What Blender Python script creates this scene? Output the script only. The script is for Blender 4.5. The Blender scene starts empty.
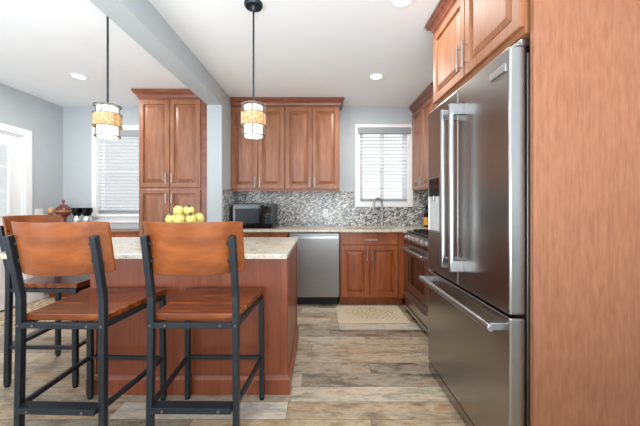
import bpy, bmesh, math, random
from mathutils import Vector, Matrix, noise
random.seed(7)
PI = math.pi
S = bpy.context.scene
COL = S.collection

# ---------------------------------------------------------------- camera, world, exposure
cam_d = bpy.data.cameras.new('camera'); cam = bpy.data.objects.new('camera', cam_d); COL.objects.link(cam)
cam.location = (0, 0, 1.206); cam.rotation_euler = (PI/2, 0, 0)
cam_d.sensor_width = 36.0; cam_d.lens = 300/640*36; cam_d.shift_y = -8/640; cam_d.clip_start = 0.05
S.camera = cam
S.view_settings.view_transform = 'Standard'; S.view_settings.look = 'None'
S.view_settings.gamma = 1.0; S.view_settings.use_curve_mapping = False
S.view_settings.exposure = 1.15
w = bpy.data.worlds.new('sky'); S.world = w; w.use_nodes = True
w.node_tree.nodes['Background'].inputs[0].default_value = (0.94, 0.975, 1.0, 1)
w.node_tree.nodes['Background'].inputs[1].default_value = 0.56
def area(name, loc, rot, sx, sy, power, col=(1, 1, 1)):
    d = bpy.data.lights.new(name, 'AREA'); d.shape = 'RECTANGLE'; d.size = sx; d.size_y = sy
    d.energy = power; d.color = col
    o = bpy.data.objects.new(name, d); COL.objects.link(o); o.location = loc; o.rotation_euler = rot
    return o
# added unseen fills: one at the open rear, two aimed up to brighten ceilings
area('fill_rear', (-.9, -2.9, 1.35), (PI/2, 0, 0), 4.6, 2.2, 14, (.93, .97, 1))
area('ceiling_fill_kitchen', (.2, -1.0, 1.0), (PI-.25, 0, 0), 1.8, 1.8, 64, (.87, .945, 1))
area('ceiling_fill_dining', (-2.5, -.6, 1.0), (PI-.25, 0, 0), 1.8, 1.8, 54, (.90, .95, 1))

# ---------------------------------------------------------------- materials
def srgb(r, g, b):
    f = lambda c: ((c/255+.055)/1.055)**2.4 if c/255 > .04045 else c/255/12.92
    return (f(r), f(g), f(b), 1)
class NT:
    def __init__(s, name):
        s.m = bpy.data.materials.new(name); s.m.use_nodes = True
        s.t = s.m.node_tree; s.b = s.t.nodes['Principled BSDF']
    def n(s, typ, **kw):
        x = s.t.nodes.new(typ)
        for k, v in kw.items(): setattr(x, k, v)
        return x
    def set(s, node, **kw):
        for k, v in kw.items():
            k = k.replace('_', ' ')
            node.inputs[k].default_value = v
    def l(s, a, b): s.t.links.new(a, b)
    def math(s, op, a, b=None, c=None):
        x = s.n('ShaderNodeMath', operation=op)
        for i, v in enumerate((a, b, c)):
            if v is None: continue
            if isinstance(v, (int, float)): x.inputs[i].default_value = v
            else: s.l(v, x.inputs[i])
        return x.outputs[0]
    def comb(s, x, y, z):
        c = s.n('ShaderNodeCombineXYZ')
        for i, v in enumerate((x, y, z)):
            if isinstance(v, (int, float)): c.inputs[i].default_value = v
            else: s.l(v, c.inputs[i])
        return c.outputs[0]
    def xyz(s):
        tc = s.n('ShaderNodeTexCoord'); sp = s.n('ShaderNodeSeparateXYZ'); s.l(tc.outputs['Object'], sp.inputs[0])
        return sp.outputs
    def noise(s, vec, scale, detail=3, rough=.55):
        x = s.n('ShaderNodeTexNoise'); x.inputs['Scale'].default_value = scale
        x.inputs['Detail'].default_value = detail; x.inputs['Roughness'].default_value = rough
        s.l(vec, x.inputs['Vector']); return x.outputs['Fac']
    def ramp(s, fac, stops, interp='LINEAR'):
        r = s.n('ShaderNodeValToRGB'); r.color_ramp.interpolation = interp
        e = r.color_ramp.elements
        while len(e) < len(stops): e.new(.5)
        for i, (p, c) in enumerate(stops): e[i].position = p; e[i].color = c
        s.l(fac, r.inputs[0]); return r.outputs[0]
    def mix(s, fac, a, b, mode='MIX'):
        x = s.n('ShaderNodeMix', data_type='RGBA', blend_type=mode)
        for i, v in ((0, fac), (6, a), (7, b)):
            if isinstance(v, (int, float, tuple)): x.inputs[i].default_value = v
            else: s.l(v, x.inputs[i])
        return x.outputs[2]
    def bump(s, h, strength=.2, dist=.002):
        x = s.n('ShaderNodeBump'); x.inputs['Strength'].default_value = strength; x.inputs['Distance'].default_value = dist
        s.l(h, x.inputs['Height']); s.l(x.outputs[0], s.b.inputs['Normal'])
    def col(s, c): s.l(c, s.b.inputs['Base Color'])

def plain(name, c, rough=.5, metal=0.0, var=.04, bump=0, nscale=40, spec=None):
    t = NT(name); x = t.xyz(); f = t.noise(t.comb(*x), nscale)
    lo = tuple(v*(1-var) for v in c[:3])+(1,); hi = tuple(min(1, v*(1+var)) for v in c[:3])+(1,)
    t.col(t.ramp(f, [(.3, lo), (.7, hi)]))
    t.b.inputs['Roughness'].default_value = rough; t.b.inputs['Metallic'].default_value = metal
    if spec is not None: t.b.inputs['Specular IOR Level'].default_value = spec
    if bump: t.bump(f, bump)
    return t.m
def wood(name, dark, mid, light, rough=.35, along='z', grain=60, coat=.2, big=3.0):
    t = NT(name); x, y, z = t.xyz()
    k = .05
    v = {'z': t.comb(x, y, t.math('MULTIPLY', z, k)), 'x': t.comb(t.math('MULTIPLY', x, k), y, z), 'y': t.comb(x, t.math('MULTIPLY', y, k), z)}[along]
    k2 = .25
    v2 = {'z': t.comb(x, y, t.math('MULTIPLY', z, k2)), 'x': t.comb(t.math('MULTIPLY', x, k2), y, z), 'y': t.comb(x, t.math('MULTIPLY', y, k2), z)}[along]
    g = t.noise(v, grain, 4, .6); b = t.noise(v2, big*4, 3)
    f = t.math('ADD', t.math('MULTIPLY', g, .45), t.math('MULTIPLY', b, .55))
    t.col(t.ramp(f, [(.36, dark), (.5, mid), (.64, light)]))
    t.b.inputs['Roughness'].default_value = rough
    t.b.inputs['Coat Weight'].default_value = coat; t.b.inputs['Coat Roughness'].default_value = .25
    t.bump(g, .06)
    return t.m
def steel(name, c, rough=.3, along='y', var=.12):
    t = NT(name); x, y, z = t.xyz()
    v = {'y': t.comb(x, t.math('MULTIPLY', y, .02), z), 'x': t.comb(t.math('MULTIPLY', x, .02), y, z), 'z': t.comb(x, y, t.math('MULTIPLY', z, .02))}[along]
    f = t.noise(v, 260, 3)
    t.col(t.ramp(f, [(.3, tuple(q*(1-var) for q in c[:3])+(1,)), (.7, c)]))
    t.b.inputs['Metallic'].default_value = 1; t.b.inputs['Roughness'].default_value = rough
    if along == 'x':
        tg = t.n('ShaderNodeTangent', direction_type='RADIAL', axis='Z'); t.l(tg.outputs[0], t.b.inputs['Tangent']); t.b.inputs['Anisotropic'].default_value = .7
    t.bump(f, .15 if along == 'x' else .04, .001)
    return t.m
def emis(name, c, strength, var=None, scale=60):
    t = NT(name)
    t.b.inputs['Base Color'].default_value = c; t.b.inputs['Roughness'].default_value = .4
    t.b.inputs['Emission Color'].default_value = c; t.b.inputs['Emission Strength'].default_value = strength
    if var:
        f = t.noise(t.comb(*t.xyz()), scale, 3); r = t.ramp(f, [(.38, var), (.6, c)])
        t.col(r); t.l(r, t.b.inputs['Emission Color'])
    return t.m

M = {}
M['wall'] = plain('wall_paint', srgb(184, 191, 195), .75, var=.015, nscale=6)
M['ceiling'] = plain('ceiling_paint', srgb(240, 242, 244), .85, var=.01, nscale=4)
M['white'] = plain('white_trim_paint', srgb(240, 242, 243), .4, var=.01, nscale=8)
M['cherry'] = wood('cherry_cabinet', srgb(124, 74, 48), srgb(142, 90, 60), srgb(158, 104, 72), .4)
M['cherry_base'] = wood('cherry_base_cabinet', srgb(122, 57, 25), srgb(146, 75, 35), srgb(162, 90, 46), .36)
M['cherry_h'] = wood('cherry_rail', srgb(124, 76, 54), srgb(142, 92, 66), srgb(156, 104, 78), .38, 'x')
M['panel'] = wood('cherry_end_panel', srgb(132, 82, 54), srgb(143, 91, 62), srgb(151, 99, 69), .5, grain=150, coat=.05, big=14)
M['cherry_light'] = wood('cherry_fridge_cabinet', srgb(138, 88, 58), srgb(152, 100, 68), srgb(164, 111, 78), .55, coat=.0)
M['island'] = wood('island_cherry', srgb(122, 58, 34), srgb(134, 68, 40), srgb(144, 78, 48), .36)
M['crown'] = wood('crown_moulding', srgb(106, 58, 42), srgb(126, 72, 52), srgb(142, 86, 64), .35, 'x')
M['seat'] = wood('stool_seat_wood', srgb(74, 31, 8), srgb(114, 53, 16), srgb(150, 84, 36), .24, 'x', 40, .25, 6)
M['back'] = wood('stool_back_wood', srgb(106, 52, 16), srgb(134, 68, 20), srgb(156, 85, 32), .36, 'x', 30, .12, 3)
M['black'] = plain('gunmetal_frame', srgb(46, 53, 60), .36, .5, .1)
M['blackplastic'] = plain('black_plastic', srgb(18, 19, 21), .4, spec=.35)
M['blackgloss'] = plain('black_gloss', srgb(12, 13, 15), .08, spec=.3)
M['steel_f'] = steel('fridge_steel', (.40, .385, .37, 1), .27, 'y')
M['steel_side'] = steel('fridge_side_steel', (.52, .52, .51, 1), .38, 'z')
M['steel_d'] = steel('dishwasher_steel', (.36, .36, .36, 1), .34, 'x')
M['steel_r'] = steel('range_steel', (.42, .41, .40, 1), .3, 'y')
M['steel_dark'] = steel('range_panel_steel', (.20, .19, .185, 1), .3, 'y')
M['polished'] = plain('polished_knob', (.80, .80, .80, 1), .2, 1, .03)
M['chrome'] = plain('brushed_nickel', (.46, .46, .455, 1), .3, 1, .05)
M['handle'] = steel('handle_steel', (.46, .47, .48, 1), .3, 'z', .05)
M['darkglass'] = plain('oven_glass', srgb(40, 20, 14), .05, var=.02, spec=.9)
M['mwglass'] = plain('microwave_glass', srgb(20, 23, 28), .06, var=.02, spec=.6)
M['mwwin'] = plain('microwave_window', srgb(44, 49, 58), .3, var=.05, spec=.15)
def slat_mat():
    t = NT('translucent_slat'); t.b.inputs['Base Color'].default_value = srgb(240, 242, 243); t.b.inputs['Roughness'].default_value = .5
    tr = t.n('ShaderNodeBsdfTranslucent'); tr.inputs[0].default_value = (.9, .92, .93, 1); mx = t.n('ShaderNodeMixShader'); mx.inputs[0].default_value = .6
    o = t.t.nodes['Material Output']; t.l(t.b.outputs[0], mx.inputs[1]); t.l(tr.outputs[0], mx.inputs[2]); t.l(mx.outputs[0], o.inputs[0]); return t.m
M['slat'] = slat_mat()
M['blind'] = plain('blind_slat', srgb(236, 238, 240), .5, var=.01)
M['valance'] = plain('blind_valance', srgb(150, 154, 158), .6, var=.02)
M['toe'] = plain('black_toe_kick', srgb(20, 18, 17), .6)
M['bronze'] = plain('dark_bronze', srgb(58, 66, 74), .4, .8)
M['pendmetal'] = plain('pendant_nickel', srgb(120, 116, 108), .35, .9)
M['shade'] = emis('lit_white_shade', (1, .93, .80, 1), .26)
M['amber'] = emis('lit_amber_band', (.66, .44, .22, 1), .12, (.34, .17, .06, 1), 70)
M['lens'] = emis('recessed_lens', (1, .97, .92, 1), 1.6)
M['ceramic'] = plain('white_ceramic', srgb(238, 236, 230), .15)
M['leaf'] = plain('dark_leaf', srgb(52, 70, 34), .5, var=.2)
M['redpot'] = plain('red_brown_glaze', srgb(122, 62, 48), .25, var=.35, nscale=60)
M['tan'] = plain('turned_light_wood', srgb(196, 150, 108), .4, var=.1)
M['label'] = plain('orange_label', srgb(226, 160, 52), .5)
M['plate'] = plain('white_plate', srgb(244, 244, 242), .35, var=.01)
M['silverglass'] = plain('silvered_glass', (.75, .77, .8, 1), .12, .7)
M['dispenser'] = plain('dispenser_recess', srgb(206, 210, 212), .3, var=.02)

def lemon_mat():
    t = NT('lemon_skin'); f = t.noise(t.comb(*t.xyz()), 16, 3); g = t.noise(t.comb(*t.xyz()), 300, 2)
    t.col(t.ramp(f, [(.34, srgb(184, 184, 92)), (.5, srgb(220, 208, 112)), (.68, srgb(232, 222, 150))]))
    t.b.inputs['Roughness'].default_value = .42; t.bump(g, .25, .001); return t.m
M['lemon'] = lemon_mat()
def granite_mat():
    t = NT('cream_granite'); v = t.comb(*t.xyz())
    a = t.noise(v, 22, 5, .7); b = t.noise(v, 110, 3, .6); c = t.noise(v, 6, 2)
    f = t.math('ADD', t.math('MULTIPLY', a, .5), t.math('ADD', t.math('MULTIPLY', b, .35), t.math('MULTIPLY', c, .15)))
    t.col(t.ramp(f, [(.36, srgb(120, 106, 92)), (.43, srgb(184, 172, 150)), (.50, srgb(208, 198, 180)), (.62, srgb(226, 220, 206))]))
    t.b.inputs['Roughness'].default_value = .16; return t.m
M['granite'] = granite_mat()
def floor_mat():
    t = NT('wood_look_plank'); x, y, z = t.xyz()
    W, L = .152, 1.0
    yr = t.math('DIVIDE', t.math('ADD', y, 20.049), W); row = t.math('FLOOR', yr)
    wn = t.n('ShaderNodeTexWhiteNoise', noise_dimensions='1D'); t.l(row, wn.inputs['W'])
    xr = t.math('ADD', t.math('DIVIDE', t.math('ADD', x, 20), L), t.math('MULTIPLY', wn.outputs['Value'], 1.0)); colm = t.math('FLOOR', xr)
    w2 = t.n('ShaderNodeTexWhiteNoise', noise_dimensions='2D'); t.l(t.comb(row, colm, 0), w2.inputs['Vector'])
    rnd = w2.outputs['Value']
    base = t.ramp(rnd, [(0, srgb(104, 94, 84)), (.12, srgb(168, 152, 128)), (.24, srgb(184, 172, 152)), (.36, srgb(152, 126, 94)), (.48, srgb(194, 184, 164)), (.60, srgb(92, 84, 78)), (.70, srgb(172, 144, 108)), (.82, srgb(142, 128, 110)), (.92, srgb(212, 208, 200))], 'CONSTANT')
    off = t.math('MULTIPLY', rnd, 37.0)
    g = t.noise(t.comb(t.math('ADD', t.math('MULTIPLY', x, .14), off), y, off), 55, 6, .7)
    b = t.noise(t.comb(t.math('ADD', t.math('MULTIPLY', x, .42), off), y, off), 11, 6, .75)
    tint = t.ramp(b, [(.36, srgb(92, 82, 72)), (.45, srgb(166, 148, 122)), (.54, srgb(212, 200, 178)), (.63, srgb(186, 140, 92)), (.75, srgb(126, 92, 64))])
    c = t.mix(.48, base, tint)
    c = t.mix(.8, c, t.ramp(g, [(.30, (.36, .33, .30, 1)), (.46, (.82, .81, .80, 1)), (.62, (1.0, 1.0, 1.0, 1))]), 'MULTIPLY')
    fy = t.math('FRACT', yr); fx = t.math('FRACT', xr)
    sy = t.math('LESS_THAN', t.math('MINIMUM', fy, t.math('SUBTRACT', 1, fy)), .012)
    sx = t.math('LESS_THAN', t.math('MINIMUM', fx, t.math('SUBTRACT', 1, fx)), .0018)
    seam = t.math('MAXIMUM', sy, sx)
    t.col(t.mix(t.math('MULTIPLY', seam, .75), c, srgb(84, 74, 64)))
    t.b.inputs['Roughness'].default_value = .34
    t.bump(t.math('SUBTRACT', t.math('MULTIPLY', g, .4), seam), .15, .002)
    return t.m
M['floor'] = floor_mat()
def mosaic_mat():
    t = NT('mosaic_backsplash'); x, y, z = t.xyz()
    u = t.math('ADD', x, y)
    a = .52; ca, sa = math.cos(a), math.sin(a)
    p = t.math('ADD', t.math('MULTIPLY', u, ca), t.math('MULTIPLY', z, sa)); q = t.math('SUBTRACT', t.math('MULTIPLY', z, ca), t.math('MULTIPLY', u, sa))
    v = t.comb(t.math('MULTIPLY', p, 36), t.math('MULTIPLY', q, 60), 0)
    vo = t.n('ShaderNodeTexVoronoi', voronoi_dimensions='2D', distance='MINKOWSKI'); vo.inputs['Scale'].default_value = 1; vo.inputs['Randomness'].default_value = .85; vo.inputs['Exponent'].default_value = 3
    ve = t.n('ShaderNodeTexVoronoi', voronoi_dimensions='2D', feature='DISTANCE_TO_EDGE'); ve.inputs['Scale'].default_value = 1; ve.inputs['Randomness'].default_value = .85
    t.l(v, vo.inputs['Vector']); t.l(v, ve.inputs['Vector'])
    sp = t.n('ShaderNodeSeparateColor'); t.l(vo.outputs['Color'], sp.inputs[0])
    c = t.ramp(sp.outputs[0], [(0, srgb(74, 74, 78)), (.09, srgb(100, 100, 104)), (.26, srgb(150, 150, 150)), (.44, srgb(176, 170, 158)), (.58, srgb(196, 198, 200)), (.78, srgb(96, 102, 112)), (.86, srgb(232, 234, 236)), (.96, srgb(54, 54, 58))], 'CONSTANT')
    gr = t.math('LESS_THAN', ve.outputs['Distance'], .07)
    t.col(t.mix(gr, c, srgb(168, 166, 160)))
    t.b.inputs['Roughness'].default_value = .18
    t.bump(t.math('MINIMUM', ve.outputs['Distance'], .2), .4, .003)
    return t.m
M['mosaic'] = mosaic_mat()
def siding_mat():
    t = NT('clapboard_siding'); x, y, z = t.xyz()
    fz = t.math('FRACT', t.math('DIVIDE', z, .115))
    t.bump(fz, .8, .02); t.b.inputs['Base Color'].default_value = srgb(246, 247, 247); t.b.inputs['Roughness'].default_value = .7; return t.m
M['siding'] = siding_mat()
def glass_mat():
    m = bpy.data.materials.new('window_glass'); m.use_nodes = True; t = m.node_tree; t.nodes.clear()
    o = t.nodes.new('ShaderNodeOutputMaterial'); a = t.nodes.new('ShaderNodeBsdfTransparent'); g = t.nodes.new('ShaderNodeBsdfGlossy')
    g.inputs['Roughness'].default_value = .03; mx = t.nodes.new('ShaderNodeMixShader')
    mx.inputs[0].default_value = .06; t.links.new(a.outputs[0], mx.inputs[1]); t.links.new(g.outputs[0], mx.inputs[2]); t.links.new(mx.outputs[0], o.inputs[0])
    return m
M['glass'] = glass_mat()
def rug_mat(name, c1, c2, scale, lattice):
    t = NT(name); x, y, z = t.xyz()
    n = t.noise(t.comb(x, y, z), 260, 2)
    if lattice:
        ex = t.math('SUBTRACT', .37, t.math('ABSOLUTE', t.math('SUBTRACT', x, .56))); ey = t.math('SUBTRACT', .28, t.math('ABSOLUTE', t.math('SUBTRACT', y, 3.34)))
        e = t.math('MINIMUM', ex, t.math('MULTIPLY', ey, 1.0))
        diag = t.math('ADD', t.math('ABSOLUTE', t.math('SUBTRACT', x, .56)), t.math('MULTIPLY', t.math('ABSOLUTE', t.math('SUBTRACT', y, 3.34)), .9))
        st = t.math('ABSOLUTE', t.math('SINE', t.math('MULTIPLY', diag, 62)))
        vv = t.n('ShaderNodeTexVoronoi', voronoi_dimensions='2D'); vv.inputs['Scale'].default_value = 38; t.l(t.comb(x, y, 0), vv.inputs['Vector'])
        zig = t.math('ABSOLUTE', t.math('SINE', t.math('ADD', t.math('MULTIPLY', t.math('ADD', x, y), 70), t.math('MULTIPLY', e, 90))))
        inner = t.math('GREATER_THAN', e, .085)
        med = t.math('LESS_THAN', diag, .27)
        f = t.math('ADD', t.math('MULTIPLY', inner, t.math('ADD', t.math('MULTIPLY', med, vv.outputs['Distance']), t.math('MULTIPLY', t.math('SUBTRACT', 1, med), st))), t.math('MULTIPLY', t.math('SUBTRACT', 1, inner), t.math('ADD', .25, t.math('MULTIPLY', zig, .6))))
        c = t.ramp(f, [(.22, c2), (.6, c1)])
    else:
        vo = t.n('ShaderNodeTexVoronoi', voronoi_dimensions='2D'); vo.inputs['Scale'].default_value = scale; t.l(t.comb(x, y, 0), vo.inputs['Vector'])
        c = t.ramp(vo.outputs['Distance'], [(.25, c2), (.55, c1)])
    t.col(t.mix(.25, c, t.ramp(n, [(.3, (.5, .48, .44, 1)), (.7, (1, 1, 1, 1))]), 'MULTIPLY'))
    t.b.inputs['Roughness'].default_value = .95; t.bump(n, .5, .003); return t.m
M['rug_k'] = rug_mat('kitchen_rug_weave', srgb(212, 198, 170), srgb(176, 160, 130), 26, True)
M['rug_d'] = rug_mat('entry_rug_weave', srgb(214, 200, 172), srgb(166, 140, 106), 22, False)

# ---------------------------------------------------------------- mesh helpers
def root_loc(o):
    v = Vector((0, 0, 0))
    while o: v = v + Vector(o.location); o = o.parent
    return v
class MB:
    """collects geometry in world coordinates; build() links it as one mesh"""
    def __init__(s): s.bm = bmesh.new()
    def box(s, x0, x1, y0, y1, z0, z1, f=None):
        f = f or (lambda a, b, c: (a, b, c))
        v = [s.bm.verts.new(f(x, y, z)) for x in (x0, x1) for y in (y0, y1) for z in (z0, z1)]
        for q in ((0, 1, 3, 2), (4, 6, 7, 5), (0, 4, 5, 1), (2, 3, 7, 6), (0, 2, 6, 4), (1, 5, 7, 3)): s.bm.faces.new([v[i] for i in q])
        return s
    def rings(s, rings, closed=True, cap0=True, cap1=True):
        R = [[s.bm.verts.new(p) for p in r] for r in rings]
        n = len(R[0])
        for a, b in zip(R, R[1:]):
            for i in range(n if closed else n-1):
                j = (i+1) % n
                s.bm.faces.new((a[i], a[j], b[j], b[i]))
        if cap0: s.bm.faces.new(R[0][::-1])
        if cap1: s.bm.faces.new(R[-1])
        return s
    def lathe(s, c, prof, n=28, axis='z', cap0=True, cap1=True):
        rs = []
        for r, h in prof:
            ring = []
            for i in range(n):
                a = 2*PI*i/n; p, q = r*math.cos(a), r*math.sin(a)
                o = {'z': (p, q, h), 'y': (p, h, q), 'x': (h, p, q)}[axis]
                ring.append((c[0]+o[0], c[1]+o[1], c[2]+o[2]))
            rs.append(ring)
        return s.rings(rs, True, cap0, cap1)
    def tube(s, pts, r, n=12, sq=None):
        pts = [Vector(p) for p in pts]; rs = []
        prev = None
        for i, p in enumerate(pts):
            d0 = (p-pts[i-1]).normalized() if i else None; d1 = (pts[i+1]-p).normalized() if i < len(pts)-1 else None
            t = (d0+d1).normalized() if d0 and d1 else (d0 or d1)
            if prev is None:
                ref = Vector((1, 0, 0)) if abs(t.x) < .9 else Vector((0, 1, 0))
                a = (ref - t*ref.dot(t)).normalized()
            else: a = (prev - t*prev.dot(t)).normalized()
            b = t.cross(a); prev = a
            k = 1/max(.5, (t.dot(d1) if d1 else 1))
            if sq:
                w, d = sq
                rs.append([p + a*u*w + b*v*d*k for u, v in ((-1, -1), (1, -1), (1, 1), (-1, 1))])
            else: rs.append([p + (a*math.cos(2*PI*j/n)+b*math.sin(2*PI*j/n))*(r[i] if isinstance(r, (list, tuple)) else r) for j in range(n)])
        return s.rings(rs)
    def build(s, name, mat, parent=None, bev=0, smooth=False, seg=2, ang=35):
        bm = s.bm
        off = root_loc(parent) if parent else Vector((0, 0, 0))
        for v in bm.verts: v.co -= off
        bmesh.ops.recalc_face_normals(bm, faces=bm.faces)
        me = bpy.data.meshes.new(name); bm.to_mesh(me); bm.free()
        me.materials.append(mat)
        o = bpy.data.objects.new(name, me); COL.objects.link(o)
        if parent: o.parent = parent
        if smooth:
            for p in me.polygons: p.use_smooth = True
            me.set_sharp_from_angle(angle=math.radians(40))
        if bev:
            m = o.modifiers.new('bevel', 'BEVEL'); m.width = bev; m.segments = seg; m.limit_method = 'ANGLE'; m.angle_limit = math.radians(ang)
        return o
def thing(name, label, cat, loc, group=None, rz=0):
    o = bpy.data.objects.new(name, None); COL.objects.link(o); o.empty_display_size = .1
    o.location = loc; o.rotation_euler = (0, 0, rz); return tag(o, label, cat, group)
def tag(o, label, cat, group=None):
    o['label'] = label; o['category'] = cat
    if group: o['group'] = group
    return o
def struct(o): o['kind'] = 'structure'; return o
def copy_tree(o, parent=None):
    c = o.copy(); COL.objects.link(c)
    if parent: c.parent = parent
    for ch in list(o.children): copy_tree(ch, c)
    return c
def front(Y): return lambda u, v, n: (u, Y-n, v)          # faces the camera (-Y)
def rightside(X): return lambda u, v, n: (X-n, u, v)      # faces -X
def leftwall(X): return lambda u, v, n: (X+n, u, v)       # faces +X

# ---------------------------------------------------------------- setting
H = 2.575; D = 4.19; XL = -3.59; XR = 1.63; YB = -3.2
struct(MB().box(XL-.15, XR+.15, YB, D+.15, -.1, 0).build('floor', M['floor']))
struct(MB().box(XL-.15, XR+.15, YB, D+.15, H, H+.1).build('ceiling', M['ceiling']))
def wall_with_hole(f, u0, u1, n0, n1, hole, name, top=H):
    a, b, c, d = hole; m = MB()
    m.box(u0, a, 0, top, n0, n1, f); m.box(b, u1, 0, top, n0, n1, f); m.box(a, b, 0, c, n0, n1, f); m.box(a, b, d, top, n0, n1, f)
    return struct(m.build(name, M['wall']))
# back wall in two stretches, each with its window opening
KW = (.555, 1.229, 1.245, 2.265)      # kitchen window opening
LW = (-3.112, -2.28, 1.075, 2.25)
wall_with_hole(front(D), -1.2, XR+.15, -.15, 0, KW, 'wall_back')
wall_with_hole(front(D), XL-.15, -1.2, -.15, 0, LW, 'wall_back_dining')
wall_with_hole(leftwall(XL), YB, D, -.12, 0, (2.74, 3.64, 0, 2.04), 'wall_left')
struct(MB().box(XR, XR+.15, YB, D, 0, H).build('wall_right', M['wall']))
struct(MB().box(-1.32, -1.145, 3.50, D, 0, H).build('wall_stub', M['wall'], bev=.004))
struct(MB().box(-1.32, -1.145, YB, 3.50, 2.375, H).build('trim_ceiling_beam', M['wall'], bev=.004))
# backsplash
m = MB(); f = front(D)
m.box(-1.145, .475, .914, 1.40, 0, .008, f); m.box(.475, 1.295, .914, 1.18, 0, .008, f); m.box(1.295, XR, .914, 1.40, 0, .008, f)
m.box(-1.145, -1.137, 3.545, D, .914, 1.40); m.box(XR-.008, XR, 2.24, D, .914, 1.40)
struct(m.build('trim_backsplash', M['mosaic']))
# outside: paved yard and the pale clapboard house next door
struct(MB().box(-9, 5, D+.16, 12, -.3, -.12).box(-9, XL-.16, -3, D+.16, -.3, -.12).build('ground_yard', M['plate']))
struct(MB().box(-9, -.6, 8.0, 8.3, -.1, 3.2).build('wall_neighbour', M['siding']))
struct(MB().box(-7.3, -7.0, -2, 8.0, -.1, 3.2).build('wall_neighbour_side', M['siding']))
# baseboards
struct(MB().box(XL, XL+.015, 3.73, D, 0, .12).box(XL, XL+.015, YB, 2.65, 0, .12).build('baseboard_left', M['white'], bev=.004))

def casing(m, f, a, b, c, d, wd, n, bottom=True):
    m.box(a-wd, a, c, d, 0, n, f); m.box(b, b+wd, c, d, 0, n, f); m.box(a-wd, b+wd, d, d+wd, 0, n, f)
    if bottom: m.box(a-wd, b+wd, c-wd, c, 0, n, f)
def jamb(m, f, a, b, c, d, depth):
    t = .008
    m.box(a, a+t, c, d, -depth, 0, f); m.box(b-t, b, c, d, -depth, 0, f); m.box(a+t, b-t, d-t, d, -depth, 0, f); m.box(a+t, b-t, c, c+t, -depth, 0, f)
def window(n, f, o, split, sill=False):
    a, b, c, d = o
    m = MB(); casing(m, f, a, b, c, d, .066, .018, not sill); jamb(m, f, a, b, c, d, .13)
    if sill:
        m.box(a-.10, b+.10, c-.03, c, 0, .05, f); m.box(a-.07, b+.07, c-.115, c-.03, 0, .016, f)
    W = struct(m.build('window_%d' % n, M['white'], bev=.003))
    s = MB(); t = .04; i = .008
    fr = lambda a0, b0, c0, d0, n0: (s.box(a0, a0+t, c0, d0, n0, n0+.03, f), s.box(b0-t, b0, c0, d0, n0, n0+.03, f), s.box(a0+t, b0-t, c0, c0+t, n0, n0+.03, f), s.box(a0+t, b0-t, d0-t, d0, n0, n0+.03, f))
    if split == 'v':
        mid = (a+b)/2-.01; fr(a+i, mid+.02, c+i, d-i, -.09); fr(mid-.02, b-i, c+i, d-i, -.125)
    else:
        mid = (c+d)/2; fr(a+i, b-i, c+i, mid+.02, -.09); fr(a+i, b-i, mid-.02, d-i, -.125)
    sash = s.build('sash', M['white'], W, bev=.003)
    MB().box(a+i, b-i, c+i, d-i, -.103, -.099, f).build('pane', M['glass'], sash)
window(1, front(D), KW, 'v'); window(2, front(D), LW, 'h', True)

def blind(label, f, a, b, c, d, wand_u, loc, tilt):
    B = thing('window_blind', label, 'blind', loc)
    # slats
    m = MB(); z = c+.05; wd = .044; th = math.radians(tilt)
    while z < d-.05:
        dn, dz = math.cos(th)*wd/2, math.sin(th)*wd/2
        ring = lambda u: [f(u, z-dz, -.035-dn), f(u, z-dz+.003, -.035-dn), f(u, z+.0045, -.035), f(u, z+dz+.003, -.035+dn), f(u, z+dz, -.035+dn), f(u, z+.0015, -.035)]
        m.rings([ring(a+.011), ring(b-.011)])
        z += .048
    m.build('slats', M['slat'] if tilt < 5 else M['blind'], B)
    (MB().box(a-.028, b+.028, d-.07, d+.016, .0185, .045, f) if tilt < 5 else MB().box(a+.01, b-.01, d-.085, d-.009, -.01, .02, f)).build('valance', M['valance'], B, bev=.006)
    MB().box(a+.011, b-.011, c+.022, c+.042, -.06, -.012, f).build('bottom_rail', M['valance'], B, bev=.003)
    for k in (.12, .88):
        u = a+(b-a)*k; MB().box(u-.002, u+.002, c+.03, d-.05, -.010, -.008, f).build('ladder_cord', M['blind'], B)
    p = f(wand_u, 0, -.004)
    MB().tube([(p[0], p[1], d-.07), (p[0], p[1], d-.55)], .004, 8).build('tilt_wand', M['plate'], B)
blind('white slatted blind with grey valance in the window above the sink', front(D), *KW, .86, (.885, D, 1.25), 3)
blind('white slatted blind in the taller window left of the pantry cabinet', front(D), *LW, -3.02, (-2.7, D, 1.08), 24)

# glazed entry door in the left wall
f = leftwall(XL)
m = MB(); a, b, c, d = 2.74, 3.64, 0, 2.04
m.box(a-.085, a, 0, d, 0, .02, f); m.box(b, b+.085, 0, d, 0, .02, f); m.box(a-.085, b+.085, d, d+.085, 0, .02, f)
m.box(a, a+.02, 0, d, -.12, 0, f); m.box(b-.02, b, 0, d, -.12, 0, f); m.box(a+.02, b-.02, d-.02, d, -.12, 0, f)
struct(m.build('trim_door', M['white'], bev=.004))
m = MB(); g0, g1, h0, h1 = 2.90, 3.49, 1.08, 1.92
a += .022; b -= .022; d -= .022
m.box(a, g0, .012, d, -.055, -.012, f); m.box(g1, b, .012, d, -.055, -.012, f); m.box(g0, g1, h1, d, -.055, -.012, f); m.box(g0, g1, .012, h0, -.055, -.012, f)
DR = struct(m.build('door_1', M['white'], bev=.003))
m = MB()
for q in ((g0, g0+.035, h0+.035, h1-.035), (g1-.035, g1, h0+.035, h1-.035), (g0, g1, h0, h0+.035), (g0, g1, h1-.035, h1)): m.box(*q, -.0118, .002, f)
for k in (1, 2): zz = h0+(h1-h0)*k/3; m.box(g0+.035, g1-.035, zz-.01, zz+.01, -.03, -.006, f)
zz = (g0+g1)/2; m.box(zz-.01, zz+.01, h0+.035, h1-.035, -.028, -.009, f)
m.build('glazing_bars', M['white'], DR, bev=.003)
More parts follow.
